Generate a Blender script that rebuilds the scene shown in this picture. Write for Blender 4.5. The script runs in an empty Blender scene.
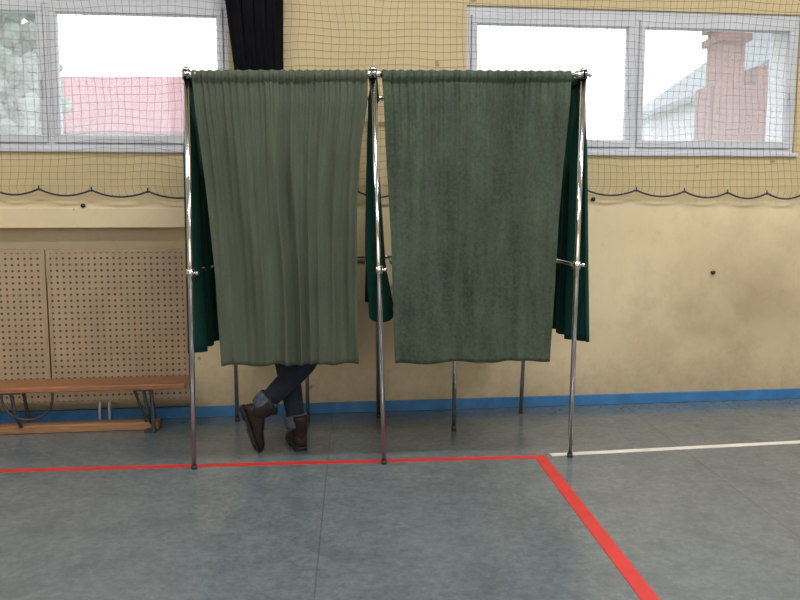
import bpy, math, random
from mathutils import Vector, Matrix, noise
random.seed(4)
S = bpy.context.scene
COL = S.collection
S.view_settings.view_transform = 'Standard'

# ------------------------------------------------------------------ materials
def newmat(name):
    m = bpy.data.materials.new(name); m.use_nodes = True
    nt = m.node_tree
    return m, nt, nt.nodes['Principled BSDF']
def mixc(nt, fac, a, b):
    n = nt.nodes.new('ShaderNodeMix'); n.data_type = 'RGBA'
    for sock, v in ((n.inputs[0], fac), (n.inputs[6], a), (n.inputs[7], b)):
        if isinstance(v, bpy.types.NodeSocket): nt.links.new(v, sock)
        elif isinstance(v, (int, float)): sock.default_value = v
        else: sock.default_value = (*v, 1)
    return n.outputs[2]
def ramp(nt, src, p0, p1, v0=0.0, v1=1.0):
    n = nt.nodes.new('ShaderNodeMapRange'); n.clamp = True
    nt.links.new(src, n.inputs[0])
    n.inputs[1].default_value = p0; n.inputs[2].default_value = p1
    n.inputs[3].default_value = v0; n.inputs[4].default_value = v1
    return n.outputs[0]
def math_(nt, op, a, b=None, c=None):
    n = nt.nodes.new('ShaderNodeMath'); n.operation = op
    for i, v in enumerate((a, b, c)):
        if v is None: continue
        if isinstance(v, bpy.types.NodeSocket): nt.links.new(v, n.inputs[i])
        else: n.inputs[i].default_value = v
    return n.outputs[0]
def coords(nt, scale=(1, 1, 1), loc=(0, 0, 0)):
    tc = nt.nodes.new('ShaderNodeTexCoord'); mp = nt.nodes.new('ShaderNodeMapping')
    mp.inputs['Scale'].default_value = scale; mp.inputs['Location'].default_value = loc
    nt.links.new(tc.outputs['Object'], mp.inputs[0]); return mp.outputs[0]
def noisen(nt, vec, scale, detail=4, rough=.55):
    n = nt.nodes.new('ShaderNodeTexNoise'); nt.links.new(vec, n.inputs['Vector'])
    n.inputs['Scale'].default_value = scale; n.inputs['Detail'].default_value = detail
    n.inputs['Roughness'].default_value = rough; return n.outputs['Fac']
def bump(nt, bsdf, h, strength, dist):
    b = nt.nodes.new('ShaderNodeBump'); nt.links.new(h, b.inputs['Height'])
    b.inputs['Strength'].default_value = strength; b.inputs['Distance'].default_value = dist
    nt.links.new(b.outputs[0], bsdf.inputs['Normal'])
def simple(name, c, rough=.5, metal=0.0, var=.12, scale=12, stretch=(1, 1, 1), bmp=0.0, sheen=0.0, spec=.5):
    m, nt, p = newmat(name)
    v = coords(nt, stretch); f = noisen(nt, v, scale)
    a = tuple(x*(1-var) for x in c); b = tuple(min(1, x*(1+var)) for x in c)
    nt.links.new(mixc(nt, ramp(nt, f, .3, .7), a, b), p.inputs['Base Color'])
    p.inputs['Roughness'].default_value = rough; p.inputs['Metallic'].default_value = metal
    p.inputs['Specular IOR Level'].default_value = spec
    if sheen: p.inputs['Sheen Weight'].default_value = sheen
    if bmp: bump(nt, p, noisen(nt, v, scale*8), bmp, .004)
    return m

M_chrome = simple('chrome_tube', (.66, .65, .64), .14, 1.0, .05, 5)
M_cap = simple('black_rubber', (.03, .03, .03), .6)
M_white = simple('white_pvc', (.60, .61, .64), .4, 0, .04, 3)
M_ceil = simple('ceiling_paint', (.72, .71, .68), .8, 0, .04, 3)
M_blue = simple('blue_skirting_paint', (.04, .17, .38), .4, 0, .2, 9)
M_black = simple('black_cloth', (.006, .006, .008), .95, 0, .2, 10, spec=.1)
M_red = simple('red_floor_tape', (.60, .03, .027), .45, 0, .12, 6)
M_cream = simple('cream_floor_tape', (.74, .69, .60), .45, 0, .12, 6)
M_net = simple('net_twine', (.15, .14, .10), .9, 0, .2, 4)
M_rope = simple('navy_rope', (.025, .035, .07), .8, 0, .2, 30)
M_wood = simple('varnished_orange_wood', (.32, .13, .055), .35, 0, .3, 5, (1.2, 14, 14))
M_wood2 = simple('worn_beam_wood', (.34, .17, .08), .5, 0, .3, 5, (1.2, 14, 14))
M_iron = simple('dark_grey_iron', (.045, .05, .055), .4, .3, .2, 8)
M_lampbody = simple('lamp_housing', (.7, .7, .7), .5)
M_shelf = simple('grey_laminate', (.30, .27, .22), .5)
M_jeans = simple('navy_denim', (.007, .010, .024), .85, 0, .3, 40, bmp=.3)
M_cuff = simple('rolled_denim_cuff', (.075, .085, .11), .9, 0, .35, 60, bmp=.4)
M_boot = simple('brown_boot_leather', (.022, .013, .010), .5, 0, .4, 18, bmp=.15, spec=.3)
M_sole = simple('boot_sole_rubber', (.012, .010, .009), .7)
M_sweat = simple('charcoal_jumper', (.05, .055, .06), .95, 0, .2, 50, bmp=.3)
M_skin = simple('skin', (.58, .34, .25), .5, 0, .05, 20)
M_hair = simple('brown_hair', (.05, .028, .016), .5, 0, .4, 30, (1, 1, .2), bmp=.6)
M_eye = simple('eye_white', (.8, .8, .78), .2, 0, .02)
M_iris = simple('eye_iris', (.08, .05, .03), .2)
M_lip = simple('lips', (.42, .16, .14), .5)
M_roofr = simple('red_roof_tiles', (.27, .065, .085), .8, 0, .25, 4, (1, 1, 7))
M_render = simple('pale_render_wall', (.46, .47, .49), .9, 0, .06, 2)
M_slate = simple('grey_slate_roof', (.16, .18, .21), .8, 0, .1, 3)
M_leaf = simple('pale_foliage', (.20, .245, .215), .9, 0, .35, 3, bmp=.5)
M_bark = simple('tree_bark', (.20, .17, .15), .9, 0, .3, 6, (4, 4, 1))
M_ground = simple('outdoor_grass', (.24, .27, .2), .95, 0, .2, 1)

def brick_mat():
    m, nt, p = newmat('red_brick'); v = coords(nt)
    sp = nt.nodes.new('ShaderNodeSeparateXYZ'); nt.links.new(v, sp.inputs[0])
    cb = nt.nodes.new('ShaderNodeCombineXYZ')
    nt.links.new(math_(nt, 'ADD', sp.outputs[0], sp.outputs[1]), cb.inputs[0]); nt.links.new(sp.outputs[2], cb.inputs[1])
    b = nt.nodes.new('ShaderNodeTexBrick'); nt.links.new(cb.outputs[0], b.inputs['Vector'])
    b.inputs['Scale'].default_value = 3.2
    b.inputs['Color1'].default_value = (.15, .035, .032, 1); b.inputs['Color2'].default_value = (.20, .07, .055, 1)
    b.inputs['Mortar'].default_value = (.25, .15, .13, 1)
    nt.links.new(b.outputs[0], p.inputs['Base Color']); p.inputs['Roughness'].default_value = .9
    return m
M_brick = brick_mat()

def fabric(name, c, var, streak, sheen, mott=70, bs=.25):
    m, nt, p = newmat(name)
    v = coords(nt); vs = coords(nt, (1, 1, .12))
    f1 = noisen(nt, vs, streak, 5, .6); f2 = noisen(nt, v, mott, 6, .75); f3 = noisen(nt, v, 2.5, 3)
    f = math_(nt, 'ADD', math_(nt, 'MULTIPLY', f1, .35), math_(nt, 'ADD', math_(nt, 'MULTIPLY', f2, .45), math_(nt, 'MULTIPLY', f3, .2)))
    a = tuple(x*(1-var) for x in c); b = tuple(x*(1+var) for x in c)
    nt.links.new(mixc(nt, ramp(nt, f, .38, .62), a, b), p.inputs['Base Color'])
    p.inputs['Roughness'].default_value = .92; p.inputs['Sheen Weight'].default_value = sheen
    p.inputs['Specular IOR Level'].default_value = .15
    bump(nt, p, f2, bs, .003)
    return m
M_curL = fabric('olive_green_curtain_cloth', (.076, .090, .060), .16, 16, .03, 90, .2)
M_curR = fabric('moss_green_velour', (.056, .075, .050), .42, 14, .04, 55, .5)
M_teal = fabric('dark_teal_green_cloth', (.005, .044, .032), .25, 14, .02)

def wall_mat():
    m, nt, p = newmat('yellow_wall_paint'); v = coords(nt)
    f1 = noisen(nt, v, 1.3, 6, .6); f2 = noisen(nt, v, 14, 6, .7); f3 = noisen(nt, v, 3.2, 5, .65)
    sp = nt.nodes.new('ShaderNodeSeparateXYZ'); nt.links.new(v, sp.inputs[0])
    c = mixc(nt, ramp(nt, f1, .3, .7), (.70, .555, .33), (.79, .65, .41))
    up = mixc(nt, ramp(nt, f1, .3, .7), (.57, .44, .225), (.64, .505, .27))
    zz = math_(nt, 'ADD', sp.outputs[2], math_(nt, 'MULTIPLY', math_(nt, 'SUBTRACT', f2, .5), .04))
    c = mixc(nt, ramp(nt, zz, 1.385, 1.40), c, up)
    c = mixc(nt, ramp(nt, f2, .56, .75, 0, .4), c, (.50, .38, .22))
    c = mixc(nt, ramp(nt, f3, .55, .75, 0, .35), c, (.56, .44, .27))
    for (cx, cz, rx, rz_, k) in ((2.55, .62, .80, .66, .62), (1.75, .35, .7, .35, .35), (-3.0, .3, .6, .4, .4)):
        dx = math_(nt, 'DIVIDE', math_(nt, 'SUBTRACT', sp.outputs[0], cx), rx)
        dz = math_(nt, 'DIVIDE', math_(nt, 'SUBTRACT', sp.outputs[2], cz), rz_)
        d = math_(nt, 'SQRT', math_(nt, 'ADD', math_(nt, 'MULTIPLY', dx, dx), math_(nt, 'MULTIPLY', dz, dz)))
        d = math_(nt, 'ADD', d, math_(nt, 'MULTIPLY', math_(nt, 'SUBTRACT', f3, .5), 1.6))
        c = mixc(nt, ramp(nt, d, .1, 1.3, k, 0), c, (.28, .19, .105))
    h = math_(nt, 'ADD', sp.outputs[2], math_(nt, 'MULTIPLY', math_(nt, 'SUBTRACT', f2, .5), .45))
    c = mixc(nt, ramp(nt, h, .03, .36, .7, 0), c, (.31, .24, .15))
    f4 = noisen(nt, v, 9.5, 2, .5)
    c = mixc(nt, ramp(nt, f4, .72, .74, 0, .8), c, (.24, .17, .09))
    nt.links.new(c, p.inputs['Base Color']); p.inputs['Roughness'].default_value = .5
    bump(nt, p, f2, .15, .004)
    return m
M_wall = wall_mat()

def floor_mat():
    m, nt, p = newmat('blue_grey_linoleum'); v = coords(nt)
    f1 = noisen(nt, v, .9, 5, .6); f2 = noisen(nt, v, 26, 8, .78); f3 = noisen(nt, v, 5, 7, .72)
    c = mixc(nt, ramp(nt, f1, .3, .7), (.090, .112, .124), (.120, .146, .158))
    c = mixc(nt, ramp(nt, f2, .38, .62, 0, .8), c, (.175, .203, .213))
    c = mixc(nt, ramp(nt, f3, .46, .70, 0, .6), c, (.068, .083, .091))
    f5 = noisen(nt, coords(nt, (1, 1, 1), (5, 3, 0)), 11, 2, .5)
    c = mixc(nt, ramp(nt, f5, .73, .77, 0, .4), c, (.24, .27, .27))
    sp = nt.nodes.new('ShaderNodeSeparateXYZ'); nt.links.new(v, sp.inputs[0])
    w = math_(nt, 'MODULO', math_(nt, 'ADD', sp.outputs[0], 20.152), 2.0)
    seam = math_(nt, 'LESS_THAN', w, .006)
    c = mixc(nt, math_(nt, 'MULTIPLY', seam, .4), c, (.03, .035, .04))
    nt.links.new(c, p.inputs['Base Color'])
    nt.links.new(ramp(nt, f3, .3, .7, .14, .27), p.inputs['Roughness'])
    p.inputs['Specular IOR Level'].default_value = .75
    bump(nt, p, f2, .05, .002)
    return m
M_floor = floor_mat()

def peg_mat():
    m, nt, p = newmat('perforated_hardboard'); v = coords(nt)
    sp = nt.nodes.new('ShaderNodeSeparateXYZ'); nt.links.new(v, sp.inputs[0])
    P = .038
    def cell(s): return math_(nt, 'SUBTRACT', math_(nt, 'FRACT', math_(nt, 'DIVIDE', math_(nt, 'ADD', s, 10.0), P)), .5)
    a, b = cell(sp.outputs[0]), cell(sp.outputs[2])
    r = math_(nt, 'SQRT', math_(nt, 'ADD', math_(nt, 'MULTIPLY', a, a), math_(nt, 'MULTIPLY', b, b)))
    hole = ramp(nt, r, .17, .24, 1, 0)
    f = noisen(nt, v, 4, 5)
    c = mixc(nt, ramp(nt, f, .3, .7), (.36, .26, .16), (.46, .335, .205))
    c = mixc(nt, hole, c, (.085, .058, .035))
    nt.links.new(c, p.inputs['Base Color']); p.inputs['Roughness'].default_value = .6
    return m
M_peg = peg_mat()
M_tan = simple('hardboard_plain', (.40, .29, .175), .6)

def glass_mat():
    m = bpy.data.materials.new('window_glass'); m.use_nodes = True; nt = m.node_tree
    nt.nodes.clear()
    o = nt.nodes.new('ShaderNodeOutputMaterial'); t = nt.nodes.new('ShaderNodeBsdfTransparent')
    g = nt.nodes.new('ShaderNodeBsdfGlossy'); g.inputs['Roughness'].default_value = .02
    mx = nt.nodes.new('ShaderNodeMixShader'); mx.inputs[0].default_value = .05
    m2 = nt.nodes.new('ShaderNodeMixShader'); m2.inputs[0].default_value = .16
    nt.links.new(t.outputs[0], mx.inputs[1]); nt.links.new(g.outputs[0], mx.inputs[2])
    tr = nt.nodes.new('ShaderNodeBsdfTranslucent'); tr.inputs[0].default_value = (1, 1, 1, 1)
    nt.links.new(mx.outputs[0], m2.inputs[1]); nt.links.new(tr.outputs[0], m2.inputs[2])
    nt.links.new(m2.outputs[0], o.inputs[0]); return m
M_glass = glass_mat()

# ------------------------------------------------------------------ geometry helpers
class B:
    def __init__(s): s.v = []; s.f = []; s.m = []
    def add(s, vs, fs, m=0):
        o = len(s.v); s.v += [tuple(x) for x in vs]
        for f in fs: s.f.append(tuple(i+o for i in f)); s.m.append(m)
    def box(s, a, b, m=0):
        (x0, y0, z0), (x1, y1, z1) = a, b
        s.add([(x0,y0,z0),(x1,y0,z0),(x1,y1,z0),(x0,y1,z0),(x0,y0,z1),(x1,y0,z1),(x1,y1,z1),(x0,y1,z1)],
              [(0,3,2,1),(4,5,6,7),(0,1,5,4),(1,2,6,5),(2,3,7,6),(3,0,4,7)], m)
    def rings(s, rs, m=0, cap=True):
        n = len(rs[0]); vs = [p for r in rs for p in r]; fs = []
        for i in range(len(rs)-1):
            for j in range(n):
                k = (j+1) % n
                fs.append((i*n+j, i*n+k, (i+1)*n+k, (i+1)*n+j))
        if cap:
            fs.append(tuple(range(n))[::-1]); fs.append(tuple((len(rs)-1)*n+j for j in range(n)))
        s.add(vs, fs, m)
    def tube(s, pts, r, seg=12, m=0, cap=True):
        pts = [Vector(p) for p in pts]; n = len(pts)
        rs = r if isinstance(r, (list, tuple)) else [r]*n
        out = []; prev = None
        for i, p in enumerate(pts):
            t = (pts[min(i+1, n-1)]-pts[max(i-1, 0)]).normalized()
            if prev is None:
                ref = Vector((0, 0, 1)) if abs(t.z) < .9 else Vector((0, 1, 0))
                u = t.cross(ref).normalized()
            else:
                u = (prev - t*prev.dot(t)).normalized()
            prev = u; w = t.cross(u)
            out.append([p+(u*math.cos(2*math.pi*j/seg)+w*math.sin(2*math.pi*j/seg))*rs[i] for j in range(seg)])
        s.rings(out, m, cap)
    def ball(s, c, r, m=0, nu=14, nv=9):
        rr = r if isinstance(r, (tuple, list)) else (r, r, r)
        rs = []
        for i in range(nv+1):
            th = -math.pi/2+math.pi*i/nv; cr = max(math.cos(th), .01)
            rs.append([(c[0]+rr[0]*cr*math.cos(2*math.pi*j/nu), c[1]+rr[1]*cr*math.sin(2*math.pi*j/nu), c[2]+rr[2]*math.sin(th)) for j in range(nu)])
        s.rings(rs, m)
    def obj(s, name, mats, parent=None, smooth=False, mat=None, bevel=0):
        me = bpy.data.meshes.new(name); me.from_pydata(s.v, [], s.f)
        for x in (mats if isinstance(mats, (list, tuple)) else [mats]): me.materials.append(x)
        for p, k in zip(me.polygons, s.m): p.material_index = k; p.use_smooth = smooth
        me.update()
        o = bpy.data.objects.new(name, me); COL.objects.link(o)
        if mat is not None: o.matrix_world = mat
        if parent: o.parent = parent
        if bevel:
            b = o.modifiers.new('bev', 'BEVEL'); b.width = bevel; b.segments = 2; b.limit_method = 'ANGLE'
        return o
def empty(name, mat=None, parent=None):
    e = bpy.data.objects.new(name, None); COL.objects.link(e); e.empty_display_size = .1
    if mat is not None: e.matrix_world = mat
    if parent: e.parent = parent
    return e

WALLM = Matrix.Translation((0, 5.393, 0)) @ Matrix.Rotation(math.radians(7.1), 4, 'Z')
def W(s, y, z): return WALLM @ Vector((s, y, z))

# ------------------------------------------------------------------ room shell
S0, S1, HT = -6.2, 7.2, 4.6
YR = -11.5
fl = B(); fl.box((-8, -8.5, -.12), (9, 6.9, 0))
flo = fl.obj('floor', M_floor, mat=Matrix.Rotation(math.radians(3.2), 4, 'Z'))

ZB, ZT = 1.715, 2.635
WL = (-3.27, -1.07); WR = (.43, 2.72)
NR = -1.36; NL = -3.7; NZ = 1.229
w = B(); T = .30
w.box((S0, 0, 0), (NL, T, NZ)); w.box((NR, 0, 0), (S1, T, NZ))
w.box((NL, .16, 0), (NR, T, NZ))
w.box((S0, 0, NZ), (S1, T, ZB))
w.box((S0, 0, ZB), (WL[0], T, ZT)); w.box((WL[1], 0, ZB), (WR[0], T, ZT)); w.box((WR[1], 0, ZB), (S1, T, ZT))
w.box((S0, 0, ZT), (S1, T, HT))
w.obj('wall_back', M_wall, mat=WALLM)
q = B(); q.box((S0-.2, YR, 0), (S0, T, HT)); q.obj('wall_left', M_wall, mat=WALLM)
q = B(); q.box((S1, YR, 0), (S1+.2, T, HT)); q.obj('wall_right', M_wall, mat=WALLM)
q = B()
q.box((S0, YR-.25, 0), (S1, YR, 1.5)); q.box((S0, YR-.25, 4.1), (S1, YR, HT))
for a in (S0, -3.1, 0.35, 3.8, S1-.3): q.box((a, YR-.25, 1.5), (a+.3, YR, 4.1))
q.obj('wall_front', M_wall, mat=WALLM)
q = B(); q.box((S0-.2, YR-.25, HT), (S1+.2, T, HT+.2)); q.obj('ceiling', M_ceil, mat=WALLM)

t = B(); t.box((S0, -.012, NZ), (NR+.02, .001, 1.352)); t.obj('trim_1', M_wall, mat=WALLM, bevel=.003)
t = B(); t.box((NR, -.014, .0), (S1, .001, .072)); t.box((S0, -.014, .0), (NR, .012, .072))
t.obj('baseboard_back', M_blue, mat=WALLM, bevel=.003)

rc = empty('radiator_cover', WALLM)
zb, zt = .11, 1.095
for i, (a, c) in enumerate(((-3.66, -2.225), (-2.215, -1.37))):
    p = B(); p.box((a+.02, -.006, zb+.02), (c-.02, .010, zt-.02)); p.obj('perforated_panel_%d' % (i+1), M_peg, rc)
    p = B()
    p.box((a, -.009, zb), (a+.02, .012, zt)); p.box((c-.02, -.009, zb), (c, .012, zt))
    p.box((a+.02, -.009, zb), (c-.02, .012, zb+.02)); p.box((a+.02, -.009, zt-.02), (c-.02, .012, zt))
    p.obj('frame_%d' % (i+1), M_tan, rc)
p = B()
for s in (-1.93, -1.87):
    p.tube([W(s, -.03, .0), W(s, -.03, .10), W(s, .0, .125)], .009, 8)
pipe = p.obj('heating_pipes', M_white, smooth=True)

def window(name, s0, s1, mull):
    e = empty(name, WALLM)
    f = B(); y0, y1 = .015, .085; yd = T+.01
    f.box((s0, y0, ZB), (s1, yd, ZB+.033)); f.box((s0, y0, ZT-.06), (s1, yd, ZT))
    f.box((s0, y0, ZB+.033), (s0+.033, yd, ZT-.06)); f.box((s1-.033, y0, ZB+.033), (s1, yd, ZT-.06))
    f.box((s0-.02, -.022, ZB-.022), (s1+.02, .03, ZB+.004))
    edges = [s0+.035]+[m for m in mull]+[s1-.035]
    for m in mull: f.box((m-.02, y0, ZB+.033), (m+.02, y1, ZT-.06))
    f.obj('frame', M_white, e, bevel=.004)
    for i in range(len(edges)-1):
        a = edges[i]+(.02 if i else 0); b = edges[i+1]-(.02 if i < len(edges)-2 else 0)
        z0, z1 = ZB+.035, ZT-.06; q = B(); ww = .048
        q.box((a, .0, z0), (b, .06, z0+ww)); q.box((a, .0, z1-ww), (b, .06, z1))
        q.box((a, .0, z0+ww), (a+ww-.01, .06, z1-ww)); q.box((b-ww+.01, .0, z0+ww), (b, .06, z1-ww))
        q.obj('sash_%d' % (i+1), M_white, e, bevel=.005)
        h = B(); hx = b-ww/2; h.box((hx-.012, -.008, 2.08), (hx+.012, .0, 2.16)); h.tube([(hx, -.006, 2.12), (hx, -.022, 2.12), (hx, -.025, 2.02)], .006, 8)
        h.obj('handle_%d' % (i+1), M_white, e)
        g = B(); g.box((a+ww-.012, .028, z0+ww-.002), (b-ww+.012, .032, z1-ww+.002)); g.obj('glass_%d' % (i+1), M_glass, e)
window('window_1', *WL, [-2.151]); window('window_2', *WR, [1.572])

# black curtain gathered between the windows, in front of the net
bc = B(); nu, nv = 80, 30; vs = []; fs = []
for j in range(nv+1):
    b = j/nv; z = 3.1-b*1.02
    cl = -1.135+.115*b; cr = -.722-.015*b
    for i in range(nu+1):
        a = i/nu; s = cl+(cr-cl)*a+.012*math.sin(a*30+b*3)*a*(1-a)*4
        vs.append((s, -.084-.013*math.sin(a*2*math.pi*5+2.2*math.sin(b*2+a*2))-.004*math.sin(a*60+b*3), z))
for j in range(nv):
    for i in range(nu):
        q = j*(nu+1)+i; fs.append((q, q+1, q+nu+2, q+nu+1))
bc.add(vs, fs); o = bc.obj('black_curtain', M_black, smooth=True, mat=WALLM)
o.modifiers.new('s', 'SOLIDIFY').thickness = .002

# safety net
nb = B(); cell = .046; NY = -.050
def scal(s): return 1.462-.040*abs(math.sin(math.pi*(s+.06*math.sin(s*2.3))/.31))**.8 + .014*math.sin(s*1.7)
def nd(s, z):
    q = noise.noise_vector(Vector((s*1.1, z*1.1, 3)))*.05 + noise.noise_vector(Vector((s*4, z*4, 7)))*.022
    return Vector((s+q.x, NY+q.z*.12, z+q.y*min(1, max(0, (z-1.43)*4))))
s = -4.0
while s < 4.9:
    zb_ = scal(s); n = 36
    nb.tube([nd(s, zb_+(3.1-zb_)*i/n) if i else Vector((s, NY, zb_)) for i in range(n+1)], .00115, 3, 0, False); s += cell
z = 1.49
while z < 3.1:
    nb.tube([nd(-4.0+i*.06, z) for i in range(149)], .00115, 3, 0, False); z += cell
nb.tube([Vector((-4.0+i*.0145, NY, scal(-4.0+i*.0145))) for i in range(614)], .0062, 6, 1)
k = -4.0
while k < 4.85:
    if scal(k) > scal(k-.004) and scal(k) >= scal(k+.004):
        nb.tube([(k, NY, scal(k)-.012), (k, NY, scal(k)+.02)], .0045, 6, 1)
    k += .004
nb.obj('safety_net', [M_net, M_rope], smooth=True, mat=WALLM)

for (s, z) in ((-1.98, 1.365), (1.30, 1.405), (2.17, .905)):
    h = B(); h.tube([(s, .0, z), (s, -.012, z)], .014, 12, 0); h.tube([(s, -.01, z), (s, -.03, z-.004), (s, -.034, z+.014)], .0035, 8, 0)
    h.obj('wall_hook', M_iron, mat=WALLM, smooth=True)

# ------------------------------------------------------------------ floor lines
def strip(b, p, q, wd, z0=0.0, z1=.0018, m=0):
    p = Vector((*p, 0)); q = Vector((*q, 0)); d = (q-p).normalized(); n = Vector((-d.y, d.x, 0))*wd/2
    vs = [p-n, q-n, q+n, p+n]
    b.add([(v.x, v.y, z0) for v in vs]+[(v.x, v.y, z1) for v in vs], [(0,3,2,1),(4,5,6,7),(0,1,5,4),(1,2,6,5),(2,3,7,6),(3,0,4,7)], m)
r = B(); strip(r, (-4.2, 3.979), (.797, 4.393), .05); strip(r, (.768, 4.412), (.968, 1.55), .066, .0, .0022)
r.obj('red_floor_line', M_red)
r = B(); strip(r, (.835, 4.425), (4.5, 5.03), .048); r.obj('white_floor_line', M_cream)

# ------------------------------------------------------------------ bench
be = empty('gym_bench', WALLM)
b = B(); b.box((-3.9, -.345, .266), (-1.352, -.105, .300)); b.obj('seat_plank', M_wood, be, bevel=.006)
b = B(); b.box((-3.9, -.275, .0), (-1.53, -.185, .050)); b.obj('balance_beam', M_wood2, be, bevel=.006)
b = B()
for sx in (-3.6, -2.36, -1.60):
    for yy in (-.33, -.13):
        b.tube([(sx, yy, .268), (sx+.02, yy, .12), (sx+.03, yy+(.055 if yy < -.2 else -.0), .045 if yy < -.2 else .006)], .011, 10)
    b.box((sx-.05, -.33, .256), (sx+.05, -.12, .267))
for c in (-2.27, -3.4):
    pts = [(c+.145*math.cos(a), -.33, .262-.16*math.sin(a)**.8) for a in [math.pi*i/20 for i in range(21)]]
    b.tube(pts, .008, 8)
b.tube([(-1.66, -.30, .262), (-1.60, -.27, .05)], .009, 8); b.tube([(-1.56, -.30, .262), (-1.545, -.335, .012)], .012, 8)
b.box((-1.60, -.35, .0), (-1.54, -.11, .014))
b.obj('iron_legs', M_iron, be, smooth=False)

# ------------------------------------------------------------------ voting booths
FL0, FL1 = Vector((-1.080, 4.188, 0)), Vector((-1.059, 4.190, 2.040))
FC0, FC1 = Vector((-.0855, 4.272, 0)), Vector((-.136, 4.272, 2.055))
FR0, FR1 = Vector((.933, 4.391, 0)), Vector((.954, 4.391, 2.068))
BL0, BL1 = Vector((-1.040, 5.140, 0)), Vector((-1.050, 5.140, 2.04))
BC0, BC1 = Vector((-.140, 5.225, 0)), Vector((-.150, 5.225, 2.05))
BR0, BR1 = Vector((.800, 5.330, 0)), Vector((.860, 5.330, 2.06))
def at(p, q, z): return p.lerp(q, z/q.z)
def pole(bb, p, q, r=.0135):
    bb.tube([p+Vector((0, 0, .015)), q], r, 16, 0); bb.tube([p, p+Vector((0, 0, .018))], .0155, 16, 1)
    bb.ball(q, .0165, 0)
def clamp(bb, c, d):
    c = Vector(c); d = Vector(d)
    bb.tube([c-Vector((0, 0, .022)), c+Vector((0, 0, .022))], .021, 14, 0)
    bb.tube([c, c+d*.045], .019, 12, 0); n = Vector((-d.y, d.x, 0))
    bb.tube([c, c-n*.034], .008, 8, 0); bb.ball(c-n*.034, .012, 0)
booth1 = empty('voting_booth'); booth2 = empty('voting_booth')
RZ = .022
def frame(name, parent, poles, links, legs):
    bb = B()
    for p, q in poles: pole(bb, p, q)
    for a, c, z in links:
        P = at(*a, z if z else a[1].z-RZ); Q = at(*c, z if z else c[1].z-RZ)
        bb.tube([P, Q], .0115, 12, 0); d = (Q-P).normalized(); d.z = 0
        clamp(bb, P, d); clamp(bb, Q, -d)
    for (x, y) in legs:
        bb.tube([(x, y, .02), (x, y, 1.02)], .0125, 14, 0); bb.tube([(x, y, 0), (x, y, .03)], .0155, 12, 1)
    bb.obj(name, [M_chrome, M_cap], parent, smooth=True)
L, C, R_ = (FL0, FL1), (FC0, FC1), (FR0, FR1); l, c, r_ = (BL0, BL1), (BC0, BC1), (BR0, BR1)
frame('steel_frame', booth1, [L, C, l, c], [(L, C, 0), (l, c, 0), (L, l, 0), (C, c, 0), (L, l, 1.03), (C, c, 1.04), (l, c, 1.04)], [(-.585, 5.10)])
frame('steel_frame', booth2, [R_, r_], [(C, R_, 0), (c, r_, 0), (R_, r_, 0), (R_, r_, 1.055), (c, r_, 1.04)], [(.331, 4.92)])
def shelf(name, parent, quad):
    q = B(); z0, z1 = 1.022, 1.04
    q.add([(x, y, z0) for x, y in quad]+[(x, y, z1) for x, y in quad], [(0,3,2,1),(4,5,6,7),(0,1,5,4),(1,2,6,5),(2,3,7,6),(3,0,4,7)])
    q.obj(name, M_shelf, parent, bevel=.003)
shelf('writing_shelf', booth1, [(-1.0, 4.84), (-.21, 4.91), (-.22, 5.19), (-1.0, 5.12)])
shelf('writing_shelf', booth2, [(-.06, 4.88), (.82, 4.97), (.77, 5.29), (-.07, 5.21)])

def lerpkeys(keys, b):
    for (b0, x0), (b1, x1) in zip(keys, keys[1:]):
        if b <= b1: return x0+(x1-x0)*(b-b0)/(b1-b0)
    return keys[-1][1]
def cloth(name, mat, parent, rodP, rodQ, kl, kr, zb, fold, side=-1, nu=300, nv=80, hem=None, off=.019):
    rodP, rodQ = Vector(rodP), Vector(rodQ); d = (rodQ-rodP); dn = Vector((d.x, d.y, 0)).normalized()
    nrm = Vector((dn.y, -dn.x, 0))*(1 if side < 0 else -1)
    rows = [(-.038, -off*.6, 0), (-.012, -off, 0), (.006, -off*.6, 0), (.017, -.003, 0), (.0175, .003, 0), (.008, off*.7, 0), (-.004, off, 0), (-.018, off*1.05, 0), (-.032, off*.5, 0), (-.040, off*.32, 0)]
    for j in range(1, nv+1): rows.append((None, None, j/nv))
    vs = []; fs = []
    for (dz, dy, b) in rows:
        lo, hi = lerpkeys(kl, b), lerpkeys(kr, b)
        for i in range(nu+1):
            a = i/nu; p = lo+(hi-lo)*a; base = rodP+d*p
            g = .0036*math.sin(a*2*math.pi*29+2.6*math.sin(a*17)) + .0026*math.sin(a*2*math.pi*51+3*math.sin(a*11))
            if dz is not None:
                z = base.z+dz+(.0025*math.sin(a*2*math.pi*19+3*math.sin(a*9)) if dz > .012 else 0); yo = dy+g*(1 if dy > 0 else .6)
                lat = 0
            else:
                zt_ = base.z-.040; zz = zb+(hem(a) if hem else 0)
                bb_ = b**1.25
                z = zt_+(zz-zt_)*bb_; b_ = bb_
                yo = off*.32+(off*.68)*min(1, b_*14)+g*math.exp(-b_*5)+fold(a, b_)*min(1, .25+b_*3)
                lat = .5*(fold(a+.004, b_)-fold(a-.004, b_))*1.2
            pos = base+nrm*yo+dn*lat; pos.z = z
            vs.append(pos)
    for j in range(len(rows)-1):
        for i in range(nu):
            q = j*(nu+1)+i; fs.append((q, q+1, q+nu+2, q+nu+1))
    bb = B(); bb.add(vs, fs); o = bb.obj(name, mat, parent, smooth=True)
    m = o.modifiers.new('s', 'SOLIDIFY'); m.thickness = .0025
    return o
def rz(p, q):
    a = q.copy(); a.z -= RZ; return a
def gs(x, w): return math.exp(-(x/w)**2)
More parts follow.
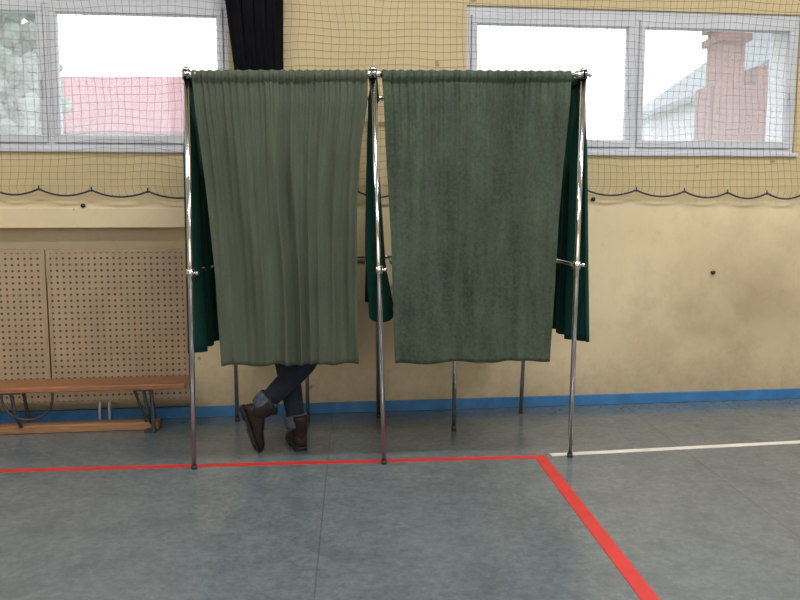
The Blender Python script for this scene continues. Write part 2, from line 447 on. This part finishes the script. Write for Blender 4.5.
def foldL(a, b):
    # irregular soft folds: broad on the left, tighter group in the middle and at the free edge
    w = a+.05*math.sin(a*9+.6)+.03*math.sin(b*2.4+a*6)+.02*noise.noise(Vector((a*6, b*2, 5)))
    en = .22+.95*gs(a-.47, .17)+.5*gs(a-.86, .12)+.25*gs(a-.12, .08)
    m = .018*en*(.6+.6*b)*math.sin(2*math.pi*8.1*w)
    m += .014*(.3+b)*math.sin(2*math.pi*2.7*a+1.2+b*1.4)
    m += .0042*math.sin(2*math.pi*17*a+3*b+2*math.sin(7*a))*(1-.6*b)
    m += .030*noise.noise(Vector((a*4.2, b*1.8, 2)))+.008*noise.noise(Vector((a*13, b*6, 8)))
    return m
def foldR(a, b):
    w = a+.05*math.sin(a*8+1)+.03*math.sin(b*2.5+a*4)
    m = .0065*(.9+.3*b)*math.sin(2*math.pi*5.1*w+.5)
    m += .011*math.sin(2*math.pi*2.1*a+.4+b*1.1)*(.4+b)
    m += .0034*math.sin(2*math.pi*13*a+2*b+2*math.sin(6*a))*(1-.7*b)
    m += .034*noise.noise(Vector((a*4.0, b*2.4, 9)))+.009*noise.noise(Vector((a*12, b*9, 4)))
    return m
rodL, rodC, rodR = rz(*L), rz(*C), rz(*R_)
def kx(P, Q, keys): return [(b, (x-P.x)/(Q.x-P.x)) for b, x in keys]
cloth('front_curtain', M_curL, booth1, rodL, rodC,
      kx(rodL, rodC, [(0, -1.030), (.15, -1.018), (.45, -.975), (.75, -.935), (1, -.918)]),
      kx(rodL, rodC, [(0, -.165), (.12, -.168), (.3, -.200), (.5, -.222), (.75, -.225), (1, -.218)]), .550, foldL,
      hem=lambda a: .006*math.sin(a*21)-.004*a)
cloth('front_curtain', M_curR, booth2, rodC, rodR,
      kx(rodC, rodR, [(0, -.090), (.3, -.075), (.6, -.052), (1, -.028)]),
      kx(rodC, rodR, [(0, .885), (.2, .868), (.45, .838), (.7, .815), (1, .800)]), .545, foldR,
      hem=lambda a: .005*math.sin(a*17+1))
def foldS(a, b): return -.012*b+.034*(.3+.9*b)*math.sin(2*math.pi*5*a+.8*b+.9)+.01*math.sin(2*math.pi*11*a)
def foldSR(a, b): return .014*b+.038*(.25+.9*b)*math.sin(2*math.pi*4.2*a+.5*b+.3)+.01*math.sin(2*math.pi*11*a)
cloth('side_curtain', M_teal, booth1, rodL, rz(*l), [(0, .04), (1, .05)], [(0, .95), (1, .93)], .605, foldS, side=1, nu=140, nv=40)
cloth('side_curtain', M_teal, booth2, rodR, rz(*r_), [(0, .04), (1, .035)], [(0, .95), (1, .93)], .63, foldSR, side=-1, nu=140, nv=40)
def foldD(a, b):
    return (.010+.045*b**1.2)*math.sin(2*math.pi*3.4*a+1.0+.9*b)+.014*b*math.sin(2*math.pi*9*a)-.022*b-.06*max(0, b-.7)*3.3*math.exp(-((a-.2)/.2)**2)
cloth('divider_curtain', M_teal, booth1, rodC, rz(*c), [(0, .04), (1, .07)], [(0, .97), (1, .93)], .82, foldD, side=1, nu=160, nv=50,
      hem=lambda a: -.045*math.sin(a*14+.4)-.03*math.sin(a*31))

# ------------------------------------------------------------------ person (standing inside the booth, legs crossed)
per = empty('person')
V = []; E = []; Rr = []
def node(p, r, par=None):
    V.append(p); Rr.append(r); i = len(V)-1
    if par is not None: E.append((par, i))
    return i
pel = node((-.56, 4.60, .95), (.150, .105))
wst = node((-.56, 4.61, 1.08), (.130, .092), pel)
chs = node((-.56, 4.64, 1.25), (.155, .108), wst)
ush = node((-.56, 4.67, 1.38), (.130, .085), chs)
nk = node((-.56, 4.69, 1.46), (.056, .056), ush)
nk2 = node((-.56, 4.71, 1.53), (.052, .052), nk)
for sg, el, wr, hd in ((-1, (-.83, 4.70, 1.16), (-.72, 4.86, 1.075), (-.68, 4.91, 1.068)), (1, (-.30, 4.70, 1.16), (-.42, 4.87, 1.075), (-.46, 4.92, 1.068))):
    sh = node((-.56+sg*.17, 4.665, 1.385), (.068, .066), ush)
    m1 = node(tuple((Vector((-.56+sg*.17, 4.665, 1.385))*.5+Vector(el)*.5)), (.054, .054), sh)
    e1 = node(el, (.045, .045), m1)
    m2 = node(tuple((Vector(el)*.5+Vector(wr)*.5)), (.040, .040), e1)
    w1 = node(wr, (.028, .024), m2)
    node(hd, (.038, .017), w1)
a0 = node((-.645, 4.605, .87), (.098, .098), pel)
a1 = node((-.655, 4.60, .70), (.083, .083), a0)
a2 = node((-.645, 4.575, .50), (.070, .070), a1)
a3 = node((-.615, 4.57, .34), (.066, .066), a2)
node((-.583, 4.555, .13), (.050, .050), a3)
c0 = node((-.475, 4.59, .87), (.098, .098), pel)
c1 = node((-.468, 4.54, .70), (.082, .082), c0)
c2 = node((-.505, 4.475, .525), (.070, .070), c1)
c3 = node((-.625, 4.448, .405), (.066, .066), c2)
node((-.755, 4.452, .275), (.050, .050), c3)
me = bpy.data.meshes.new('b'); me.from_pydata(V, E, []); ob = bpy.data.objects.new('b', me); COL.objects.link(ob)
ob.modifiers.new('sk', 'SKIN'); sv = me.skin_vertices[0].data
for i, rr in enumerate(Rr): sv[i].radius = rr; sv[i].use_root = (i == 0)
ss = ob.modifiers.new('ss', 'SUBSURF'); ss.levels = 2; ss.render_levels = 2
dg = bpy.context.evaluated_depsgraph_get(); bm_ = bpy.data.meshes.new_from_object(ob.evaluated_get(dg))
bpy.data.objects.remove(ob)
for k in (M_jeans, M_sweat, M_skin): bm_.materials.append(k)
for p in bm_.polygons:
    p.use_smooth = True; c_ = p.center
    if c_.z > 1.475: p.material_index = 2
    elif c_.y > 4.855 and c_.z < 1.12: p.material_index = 2
    elif c_.z > .93: p.material_index = 1
    else: p.material_index = 0
bm_.name = 'body'; body = bpy.data.objects.new('body', bm_); COL.objects.link(body); body.parent = per
hb = B(); hc = Vector((-.56, 4.745, 1.625)); nu, nv = 36, 26; tilt = Matrix.Rotation(math.radians(-22), 3, 'X')
def headpt(th, ph, sc=1.0):
    x = math.cos(th)*math.cos(ph); y = math.cos(th)*math.sin(ph); z = math.sin(th)
    px, py, pz = x*.076*sc, y*.096*sc, z*.115*sc
    if z < 0: px *= 1+.28*z; py *= 1+(.25*z if y < 0 else .10*z)
    if y > .6 and abs(z+.10) < .28: py += .020*max(0, 1-abs(x)*5)*(1-abs(z+.10)/.28)
    if y > .5 and abs(z-.05) < .14: py -= .009*max(0, 1-abs(abs(x)-.38)*5)
    if y > .6 and z < -.65: py += .010
    return hc+tilt @ Vector((px, py, pz))
hb.rings([[headpt(-math.pi/2+math.pi*(i+.02)/(nv+.04), 2*math.pi*j/nu) for j in range(nu)] for i in range(nv+1)], 0)
for sg in (-1, 1):
    e = hc+tilt @ Vector((sg*.030, .080, .004)); hb.ball(e, .0125, 2); hb.ball(e+tilt @ Vector((0, .009, 0)), .006, 3)
    e = hc+tilt @ Vector((sg*.076, -.005, -.008)); hb.ball(e, (.010, .019, .032), 0)
    hb.tube([hc+tilt @ Vector((sg*.016, .092, .026)), hc+tilt @ Vector((sg*.030, .092, .031)), hc+tilt @ Vector((sg*.046, .080, .026))], .0035, 6, 1)
hb.tube([hc+tilt @ Vector((x, .092-abs(x)*.25, -.056)) for x in (-.024, -.012, 0, .012, .024)], [.002, .005, .006, .005, .002], 8, 4)
hs = []
for i in range(15):
    row = []
    for j in range(nu):
        ph = 2*math.pi*j/nu; low = -.62 if math.sin(ph) < .25 else .42
        if .25 <= math.sin(ph) < .6: low = -.62+(math.sin(ph)-.25)/.35*1.04
        th = low+(math.pi/2-.02-low)*i/14
        row.append(headpt(th, ph, 1.10+.03*noise.noise(Vector((j*.4, i*.4, 0)))))
    hs.append(row)
hb.rings(hs, 1)
hb.obj('head', [M_skin, M_hair, M_eye, M_iris, M_lip], per, smooth=True)
fb = B()
for wr, fwd, sg in ((Vector((-.68, 4.91, 1.068)), Vector((.25, .95, 0)), -1), (Vector((-.46, 4.92, 1.068)), Vector((-.25, .95, 0)), 1)):
    fwd.normalize(); sd = Vector((fwd.y, -fwd.x, 0))
    for k, ln in zip((-1.5, -.5, .5, 1.5), ((.062, .078, .074, .06) if sg < 0 else (.06, .074, .078, .062))):
        p0 = wr+sd*k*.019-fwd*.005
        fb.tube([p0, p0+fwd*ln*.45+Vector((0, 0, .006)), p0+fwd*ln*.8+Vector((0, 0, -.003)), p0+fwd*ln+Vector((0, 0, -.013))], [.0095, .0088, .008, .0055], 8)
    p0 = wr-fwd*.03+sd*(-sg)*.022
    fb.tube([p0, p0+fwd*.02+sd*(-sg)*.018, p0+fwd*.05+sd*(-sg)*.020-Vector((0, 0, .008))], [.012, .0105, .007], 8)
fb.obj('fingers', M_skin, per, smooth=True)
def cuff(name, p, q, r):
    p, q = Vector(p), Vector(q); bb = B()
    pts = [p, p.lerp(q, .04), p.lerp(q, .5), p.lerp(q, .96), q, p.lerp(q, .97), p.lerp(q, .3)]
    bb.tube(pts, [r*.86, r, r*1.05, r*1.02, r*.94, r*.84, r*.80], 24, 0, False); bb.obj(name, M_cuff, per, smooth=True)
cuff('trouser_cuff_1', (-.594, 4.560, .195), (-.581, 4.553, .125), .064)
cuff('trouser_cuff_2', (-.715, 4.452, .320), (-.768, 4.452, .262), .064)
def boot(name, H, f, u, sc=1.0):
    f = Vector(f).normalized(); u = Vector(u); u = (u-f*u.dot(f)).normalized(); rgt = f.cross(u)
    M = Matrix((rgt, f, u)).transposed().to_4x4(); M.translation = Vector(H); M = M @ Matrix.Scale(sc, 4)
    def ringxz(y, w, z0, z1, n=20, k=.75):
        out = []
        for j in range(n):
            a = 2*math.pi*j/n; cx, cz = math.cos(a), math.sin(a)
            x = w*(abs(cx)**k)*(1 if cx > 0 else -1); zz = (z0+z1)/2+(z1-z0)/2*(abs(cz)**k)*(1 if cz > 0 else -1)
            out.append(M @ Vector((x*(1-.25*max(0, cz)), y, zz)))
        return out
    bb = B()
    bb.rings([ringxz(*q) for q in ((.002, .018, .02, .07), (.010, .031, .018, .10), (.04, .037, .018, .115), (.09, .037, .018, .110), (.135, .040, .018, .092),
             (.18, .045, .018, .070), (.22, .045, .018, .058), (.25, .038, .018, .052), (.270, .025, .018, .044), (.279, .010, .02, .036))], 0)
    sh = []
    for (z, cy, rx, ry) in ((.05, .052, .036, .048), (.09, .050, .040, .052), (.13, .046, .042, .052), (.165, .043, .045, .053), (.185, .042, .047, .055), (.187, .042, .040, .048)):
        sh.append([M @ Vector((rx*math.cos(2*math.pi*j/20), cy+ry*math.sin(2*math.pi*j/20), z)) for j in range(20)])
    bb.rings(sh, 0)
    def outline(e, z):
        pts = []
        for (y, w_) in ((-.004, .014), (.012, .032), (.05, .036), (.10, .034), (.15, .040), (.2, .048), (.24, .044), (.268, .028), (.284, .010)): pts.append((w_+e, y))
        full = pts+[(-x, y) for x, y in reversed(pts)]
        return [M @ Vector((x, y, z)) for x, y in full]
    bb.rings([outline(.001, .008), outline(.002, .022)], 1)
    hl = [(.030, .0), (.035, .03), (.034, .072), (-.034, .072), (-.035, .03), (-.030, .0)]
    bb.rings([[M @ Vector((x, y, z)) for x, y in hl] for z in (0, .010)], 1)
    fs_ = [(.044, .12), (.047, .2), (.036, .255), (-.036, .255), (-.047, .2), (-.044, .12)]
    bb.rings([[M @ Vector((x, y, z)) for x, y in fs_] for z in (0, .010)], 1)
    for k in range(4):
        y = .095+k*.02; z = .112-k*.009
        bb.tube([M @ Vector((-.02, y, z-.006)), M @ Vector((0, y+.004, z+.002)), M @ Vector((.02, y, z-.006))], .0022, 6, 1)
    bb.tube([M @ Vector((0, -.008, .10)), M @ Vector((0, -.012, .15)), M @ Vector((0, -.014, .19))], .004, 6, 1)
    bb.obj(name, [M_boot, M_sole], per, smooth=True)
boot('boot_1', (-.552, 4.490, .0), (-.30, .95, 0), (0, 0, 1), 1.06)
boot('boot_2', (-.878, 4.425, .272), (.30, .12, -.94), (.94, -.05, .3))

# ------------------------------------------------------------------ outside
g = B(); g.box((-60, 5.9, -1.0), (60, 90, -.9)); g.obj('outdoor_ground', M_ground, mat=WALLM @ Matrix.Translation((0, -5, 0)))
def house(name, x0, x1, y0, y1, zb, ze, zr, wm, rm, along='x'):
    e = empty(name); b = B(); b.box((x0, y0, zb), (x1, y1, ze))
    ym = (y0+y1)/2; xm = (x0+x1)/2
    if along == 'x': b.add([(x0, y0, ze), (x0, y1, ze), (x0, ym, zr), (x1, y0, ze), (x1, y1, ze), (x1, ym, zr)], [(0, 2, 1), (3, 4, 5), (0, 3, 5, 2), (1, 2, 5, 4)])
    else: b.add([(x0, y0, ze), (x1, y0, ze), (xm, y0, zr), (x0, y1, ze), (x1, y1, ze), (xm, y1, zr)], [(0, 1, 2), (3, 5, 4), (0, 2, 5, 3), (1, 4, 5, 2)])
    b.obj('walls', wm, e); r = B(); o = .3; tk = .14
    if along == 'x':
        for yy, sg in ((y0, -1), (y1, 1)):
            k = (zr-ze)/abs(ym-y0); p = [(x0-o, yy+sg*o, ze-k*o), (x1+o, yy+sg*o, ze-k*o), (x1+o, ym, zr), (x0-o, ym, zr)]
            r.add(p+[(a, b_, c_+tk) for a, b_, c_ in p], [(0,3,2,1),(4,5,6,7),(0,1,5,4),(1,2,6,5),(2,3,7,6),(3,0,4,7)])
    else:
        for xx, sg in ((x0, -1), (x1, 1)):
            k = (zr-ze)/abs(xm-x0); p = [(xx+sg*o, y0-o, ze-k*o), (xx+sg*o, y1+o, ze-k*o), (xm, y1+o, zr), (xm, y0-o, zr)]
            r.add(p+[(a, b_, c_+tk) for a, b_, c_ in p], [(0,3,2,1),(4,5,6,7),(0,1,5,4),(1,2,6,5),(2,3,7,6),(3,0,4,7)])
    r.obj('roof', rm, e)
    q = B()
    if along == 'x':
        x = x0+.8
        while x < x1-1: q.box((x, y0-.04, ze-1.6), (x+.9, y0-.001, ze-.5)); x += 1.7
        q.obj('windows', M_slate, e)
    return e
house('red_roofed_house', -9.3, -3.2, 19.5, 24.5, -.95, 3.0, 4.45, M_render, M_roofr)
house('white_gabled_house', 7.1, 13.5, 17, 25, -.95, 3.9, 6.2, M_render, M_slate, 'y')
ch = B(); ch.box((5.9, 15.6, -.95), (6.35, 16.3, 4.55)); ch.box((5.82, 15.5, 4.30), (6.43, 16.4, 4.42)); ch.box((5.82, 15.5, 4.55), (6.43, 16.4, 4.70)); ch.box((6.0, 15.7, 4.7), (6.25, 16.2, 4.95))
ch.box((5.85, 15.9, -.95), (6.70, 16.7, 3.55)); ch.box((6.70, 15.9, -.95), (6.95, 16.7, 3.9))
ch.obj('brick_chimney', M_brick)
def tree(x, y, h, rad, n):
    b = B(); b.tube([(x, y, -.95), (x+.1, y, h*.4), (x, y+.1, h*.8)], [.22, .15, .08], 10, 0)
    for k in range(n):
        a = random.random()*6.28; rr = rad*random.random()**.6; zz = h*.3+random.random()*h*.75
        c_ = Vector((x+rr*math.cos(a), y+rr*math.sin(a), zz)); q = .07+random.random()*.13
        o_ = len(b.v); b.ball(c_, q, 1, 8, 5)
        for i in range(o_, len(b.v)):
            v = Vector(b.v[i]); d = (v-c_); b.v[i] = tuple(c_+d*(1+.9*noise.noise(v*6)))
    b.obj('tree', [M_bark, M_leaf], smooth=False)
tree(-7.5, 15.6, 5.6, 1.25, 560); tree(-8.9, 17.4, 6.4, 1.3, 520)

# ------------------------------------------------------------------ light and camera
wd = bpy.data.worlds.new('overcast'); S.world = wd; wd.use_nodes = True
bg = wd.node_tree.nodes['Background']; bg.inputs[0].default_value = (.92, .96, 1, 1); bg.inputs[1].default_value = 2.8
def lamp(s, y, pw, col=(.985, .985, 1)):
    z = HT-.12
    h = B(); h.box((s-.75, y-.2, z+.01), (s+.75, y+.2, HT)); h.obj('ceiling_lamp_housing', M_lampbody, mat=WALLM, bevel=.01)
    l_ = bpy.data.lights.new('ceiling_lamp', 'AREA'); l_.shape = 'RECTANGLE'; l_.size = 1.4; l_.size_y = .34; l_.energy = pw; l_.color = col
    o_ = bpy.data.objects.new('ceiling_lamp', l_); COL.objects.link(o_); o_.matrix_world = WALLM @ Matrix.Translation((s, y, z))
for s, k in ((-3.2, .85), (0.4, 1.0), (4.0, 1.25)):
    for y in (-2.6, -6.0): lamp(s, y, 79*k)

cd = bpy.data.cameras.new('camera'); cam = bpy.data.objects.new('camera', cd); COL.objects.link(cam)
cd.sensor_width = 36; cd.lens = 37.1; cd.clip_start = .05
cam.location = (0, 0, 1.4); cam.rotation_euler = (math.radians(90-6.91), 0, 0)
S.camera = cam
